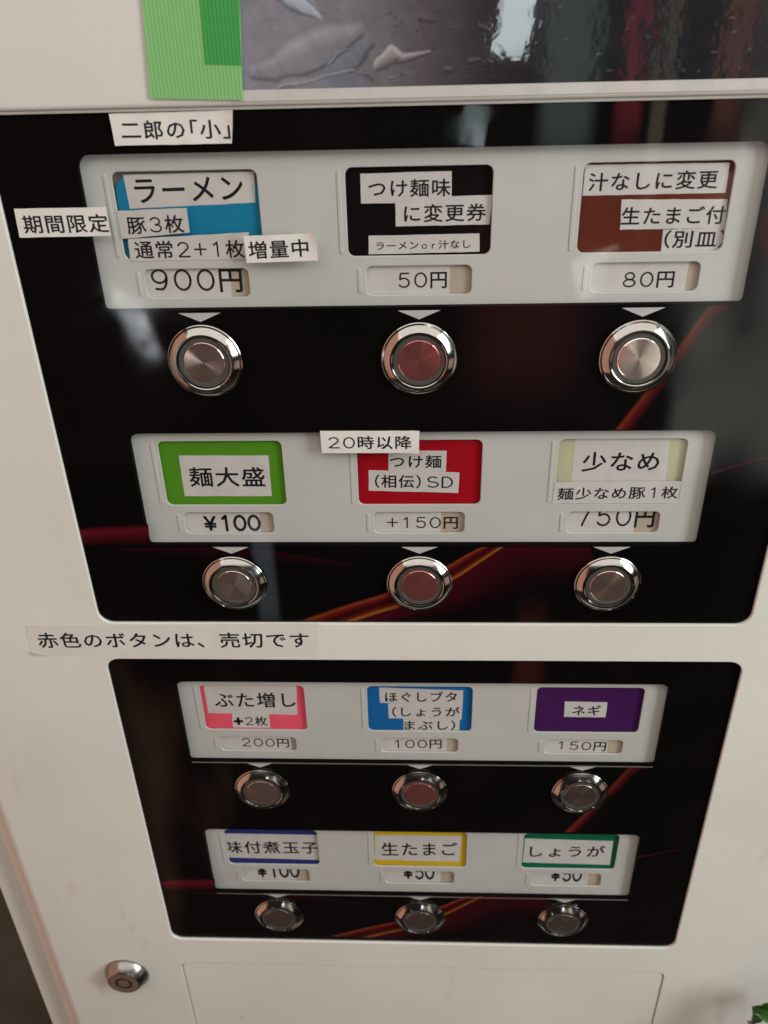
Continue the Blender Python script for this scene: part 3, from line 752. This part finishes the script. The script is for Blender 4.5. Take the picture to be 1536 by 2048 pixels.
# ------------------------------------------------------------------ poster and tape
def poster():
    rng = np.random.RandomState(5)
    def vn(x, z, f, sd):
        r = np.random.RandomState(sd).rand(64, 64)
        X = x * f; Z = z * f; i = np.floor(X).astype(int); j = np.floor(Z).astype(int)
        u = X - i; v = Z - j; u = u * u * (3 - 2 * u); v = v * v * (3 - 2 * v)
        g = lambda a, b: r[a % 64, b % 64]
        return (g(i, j) * (1 - u) + g(i + 1, j) * u) * (1 - v) + (g(i, j + 1) * (1 - u) + g(i + 1, j + 1) * u) * v
    def fbm(x, z, f, sd): return sum(vn(x, z, f * 2 ** k, sd + k) / 2 ** (k + 1) for k in range(5))
    dx = .3; x = np.arange(-44.5, 96, dx); z = np.arange(70.9, 104, dx)
    X, Z = np.meshgrid(x, z)
    wx = (fbm(X, Z, .12, 1) - .5) * 3.0; wz = (fbm(X, Z, .12, 9) - .5) * 2.2
    XX = X + wx; ZZ = Z + wz
    def s2l(c): return (np.array(c) / 255.) ** 2.2
    def base(xx):
        k = [(-45, (112, 106, 108)), (-18, (104, 96, 94)), (2, (76, 68, 66)), (18, (48, 42, 42)), (40, (34, 34, 36)), (96, (40, 38, 40))]
        xs = [a for a, _ in k]; cs = np.array([s2l(b) for _, b in k])
        return np.stack([np.interp(xx, xs, cs[:, q]) for q in range(3)], -1)
    C = base(XX) * np.interp(XX, [-45, 0, 20, 96], [1.75, 1.6, 1.25, 1.3])[..., None]  # print brightened to carry the glare of the film
    n = fbm(X * .55, Z * 1.5, .35, 20)[..., None]
    C = C * (0.78 + 0.44 * n)
    n2 = fbm(X * 1.6 + Z * .9, Z * .5, .5, 33)[..., None]
    C = C * (0.86 + 0.28 * n2)
    def px(a, b): return (-42.9 + (a - 482) * .1217, 90.1 - b * .1075)
    def chain(pts, w0, w1, col, side=.6, soft=.5):
        nonlocal C
        P = [px(*p) for p in pts]; best = np.full(X.shape, 1e9); sg = np.zeros(X.shape); wd = np.zeros(X.shape)
        for i in range(len(P) - 1):
            (ax, az), (bx, bz) = P[i], P[i + 1]; L = math.hypot(bx - ax, bz - az)
            t = np.clip(((XX - ax) * (bx - ax) + (ZZ - az) * (bz - az)) / L ** 2, 0, 1)
            ddx = XX - (ax + t * (bx - ax)); ddz = ZZ - (az + t * (bz - az)); d = np.hypot(ddx, ddz)
            s = ((bx - ax) * ddz - (bz - az) * ddx) / L
            k = d < best; best = np.where(k, d, best); sg = np.where(k, s, sg)
            tt = (i + t) / (len(P) - 1); wd = np.where(k, np.interp(tt, np.linspace(0, 1, len(w0)), w0) if isinstance(w0, list) else w0 + (w1 - w0) * tt, wd)
        a = np.clip((wd - best) / soft + .5, 0, 1)[..., None]
        sh = 1 + side * np.clip(sg / np.maximum(wd, .1), -1, 1)[..., None]
        grd = np.clip(.55 + .6 * sg / np.maximum(wd, .1), .12, 1)[..., None] if side > .45 else 1.0
        aa = a * grd * .85
        C = C * (1 - aa) + aa * s2l(col) * sh * (0.80 + .4 * n2)
        rim = np.exp(-((sg + wd) / .45) ** 2)[..., None] * np.clip((wd * 1.6 - best) / .4, 0, 1)[..., None]
        C = C * (1 - .55 * rim)
    chain([(690, 175), (650, 150), (700, 120), (730, 90)], 3.6, 1.2, (116, 119, 126), .2, 2.6)
    chain([(495, 146), (545, 143), (590, 118), (635, 96), (680, 78), (712, 66)], [1.3, 2.2, 3.8, 3.9, 2.6, 1.4], 1.4, (150, 144, 142), .5, 2.0)
    chain([(550, 176), (600, 168), (650, 152), (700, 146)], .35, .3, (170, 164, 162), .5, .4)
    chain([(655, 128), (670, 112), (690, 102)], .5, .3, (150, 145, 142), .5, .4)
    chain([(575, -4), (610, 14), (636, 42)], [1.6, 1.8, .3], .3, (190, 190, 196), .3, .6)
    chain([(620, 0), (630, 20), (700, 46)], .5, .15, (150, 150, 156), .3, .4)
    chain([(742, 134), (775, 112), (800, 122), (856, 114)], [.9, 2.0, .9, .35], .35, (172, 160, 152), .6)
    chain([(770, 160), (830, 150)], .35, .2, (130, 122, 118), .4, .4)
    chain([(838, 48), (862, 54)], .8, .5, (92, 84, 80), .5)
    chain([(955, 58), (975, 66)], .5, .4, (104, 96, 92), .5)
    chain([(942, 132), (955, 128)], .6, .4, (110, 100, 96), .5)
    chain([(893, 150), (900, 152)], .6, .6, (110, 104, 100), .5)
    for i in range(60):
        a, b = rng.uniform(760, 1050), rng.uniform(0, 165)
        chain([(a, b), (a + rng.uniform(2, 14), b + rng.uniform(-4, 4))], rng.uniform(.1, .35), .1, (88, 80, 76), .4, .3)
    for i in range(14):
        a, b = rng.uniform(1100, 1500), rng.uniform(20, 160)
        chain([(a, b), (a + rng.uniform(2, 10), b + rng.uniform(-3, 3))], rng.uniform(.08, .22), .1, (120, 114, 108), .3, .3)
    fine = np.abs(fbm(X * .8 + Z * .35, Z * 1.3, .9, 51) - .5)[..., None]
    C = C * (1 + .15 * np.exp(-(fine / .035) ** 2) * np.clip(fbm(X, Z, .25, 70)[..., None] * 2 - .75, 0, 1))
    C = C * .78 + .22 * C.mean(axis=0, keepdims=True)  # film haze painted in: contrast lowered towards the column mean
    C = C * np.array([.90, .99, 1.14])
    C = np.clip(C * 1.02, 0.0015, 1)
    nx, nz = len(x), len(z)
    V = np.stack([X * MM, np.full(X.shape, -1.82 * MM), Z * MM], -1).reshape(-1, 3)
    idx = np.arange(nx * nz).reshape(nz, nx)
    F = np.stack([idx[:-1, :-1], idx[:-1, 1:], idx[1:, 1:], idx[1:, :-1]], -1).reshape(-1, 4)
    o = sheet('poster', [rrect(-47, 98, 68.35, 112, .3)], -1.78, -1.66, 0, M['paper'])
    tag(o, 'glossy grey food photo poster with white border taped to the upper door', 'poster')
    me = bpy.data.meshes.new('photo_print'); me.from_pydata(V.tolist(), [], F.tolist())
    at = me.color_attributes.new('print', 'FLOAT_COLOR', 'POINT')
    at.data.foreach_set('color', np.concatenate([C.reshape(-1, 3), np.ones((nx * nz, 1))], 1).astype(np.float32).ravel())
    me.materials.append(M['print'])
    p = bpy.data.objects.new('photo_print', me); linkcol().objects.link(p); p.parent = o
    # clear film over the print
    v = []; fs = []
    N = 60
    for i in range(N + 1):
        xx = -46.6 + 144 * i / N
        for k, (zz, yy) in enumerate(((67.75, -1.98), (67.95, -2.03), (68.15, -2.05), (112, -2.05))):
            v.append((xx, yy + .006 * math.sin(i * .9), zz))
    for i in range(N):
        for k in range(3):
            a = i * 4 + k; fs.append((a, a + 1, a + 5, a + 4))
    mesh_obj('clear_film', v, fs, M['film'], o, 5)
poster()
def tape(quad, y, material, lab):
    s = strip_mesh('masking_tape', quad, y, material, None, thick=.08, seed=int(abs(quad[0][0])))
    tag(s, lab, 'tape', 'green tape on the upper door')
tape([(-64.6, 112), (-40.9, 112), (-44.0, 68.7), (-67.4, 69.5)], -2.22, M['tape'], 'wide light green ribbed tape holding the left edge of the poster')
tape([(-51.4, 112), (-41.2, 112), (-43.7, 76.4), (-52.5, 76.8)], -2.36, M['tape2'], 'short darker green tape piece lying over the wide green tape')

# ------------------------------------------------------------------ artificial flower at the lower right
fl = tag(empty('artificial_flower', (0.1520, -0.013, -0.2995)), 'dark green leaves with crimson and white petals beside the service plate', 'flower')
def leaf(name, base, tip, width, bend, material, twist=0.0, cup=.25):
    b = Vector(base); t = Vector(tip); ax = (t - b); L = ax.length; ax.normalize()
    side = ax.cross(Vector((math.sin(twist), -math.cos(twist), 0.2))).normalized(); up = side.cross(ax).normalized()
    V = []; F = []; n = 12; mth = 6
    for i in range(n + 1):
        u = i / n; wv = width * math.sin(math.pi * min(1, u * .96 + .03)) ** .75
        c = b + ax * (L * u) + up * (bend * math.sin(u * math.pi))
        for j in range(-mth, mth + 1):
            s = j / mth
            p = c + side * (wv * s) + up * (cup * width * s * s + .35 * math.sin(u * 22 + abs(s) * 3) * abs(s) - .3 * (abs(s) < .05))
            V.append(tuple(p))
    w_ = 2 * mth + 1; m_ = len(V)
    V += [(a, b_ + .25, c_) for a, b_, c_ in V]
    for i in range(n):
        for j in range(w_ - 1):
            a = i * w_ + j
            F.append((a, a + 1, a + w_ + 1, a + w_)); F.append((m_ + a, m_ + a + w_, m_ + a + w_ + 1, m_ + a + 1))
    edge = [j for j in range(w_)] + [i * w_ + w_ - 1 for i in range(1, n + 1)] + [n * w_ + j for j in range(w_ - 2, -1, -1)] + [i * w_ for i in range(n - 1, 0, -1)]
    for k in range(len(edge)):
        a, c = edge[k], edge[(k + 1) % len(edge)]; F.append((a, c, m_ + c, m_ + a))
    return mesh_obj(name, V, F, material, fl, 60)
leaf('leaf', (-3, 0, -12), (-5, -3, 4), 4.5, 2, M['leaf'], .5, .5)
leaf('leaf', (-4, -1, 2), (14, -4, 6), 6.0, 2, M['leaf'], -.1, .3)
leaf('leaf', (0, 2, -10), (16, 0, 2), 6.5, -2, M['leaf'], .2, .3)
leaf('petal', (2, -2, -15), (-1.5, -6, -5), 4.5, 2, M['petalw'], .3)
leaf('petal', (6, -2, -15), (7, -7, -4), 6, 2, M['petalw'], -.2)
leaf('petal', (4, -4, -24), (0, -9, -11.0), 7, 2, M['petalr'], .2)
leaf('petal', (8, -4, -26), (12, -9, -9), 8, 3, M['petalr'], -.3)
leaf('petal', (6, -5, -34), (-3, -8, -22), 7, 2, M['petalr'], .4)
v = []; fs = []
for i in range(9):
    for k in range(8):
        a = 2 * math.pi * k / 8
        v.append((6 + 1.1 * math.cos(a) + 3 * math.sin(i * .5), 1.1 * math.sin(a) + 1, -18 - i * 22))
for i in range(8):
    for k in range(8): fs.append((i * 8 + k, i * 8 + (k + 1) % 8, i * 8 + 8 + (k + 1) % 8, i * 8 + 8 + k))
mesh_obj('stem', v, fs, M['leaf'], fl, 60)

# ------------------------------------------------------------------ surroundings
wl = mesh_obj('wall', [(-2500, 260, -1300), (2500, 260, -1300), (2500, 260, 1400), (-2500, 260, 1400), (-2500, 300, -1300), (2500, 300, -1300), (2500, 300, 1400), (-2500, 300, 1400)],
              [(0, 1, 2, 3), (4, 7, 6, 5), (0, 4, 5, 1), (1, 5, 6, 2), (2, 6, 7, 3), (3, 7, 4, 0)], M['wall'])
wl['kind'] = 'structure'
fo = mesh_obj('floor', [(-2500, -2500, -1300), (2500, -2500, -1300), (2500, 259, -1300), (-2500, 259, -1300)], [(0, 1, 2, 3)], M['floor'])
fo['kind'] = 'structure'
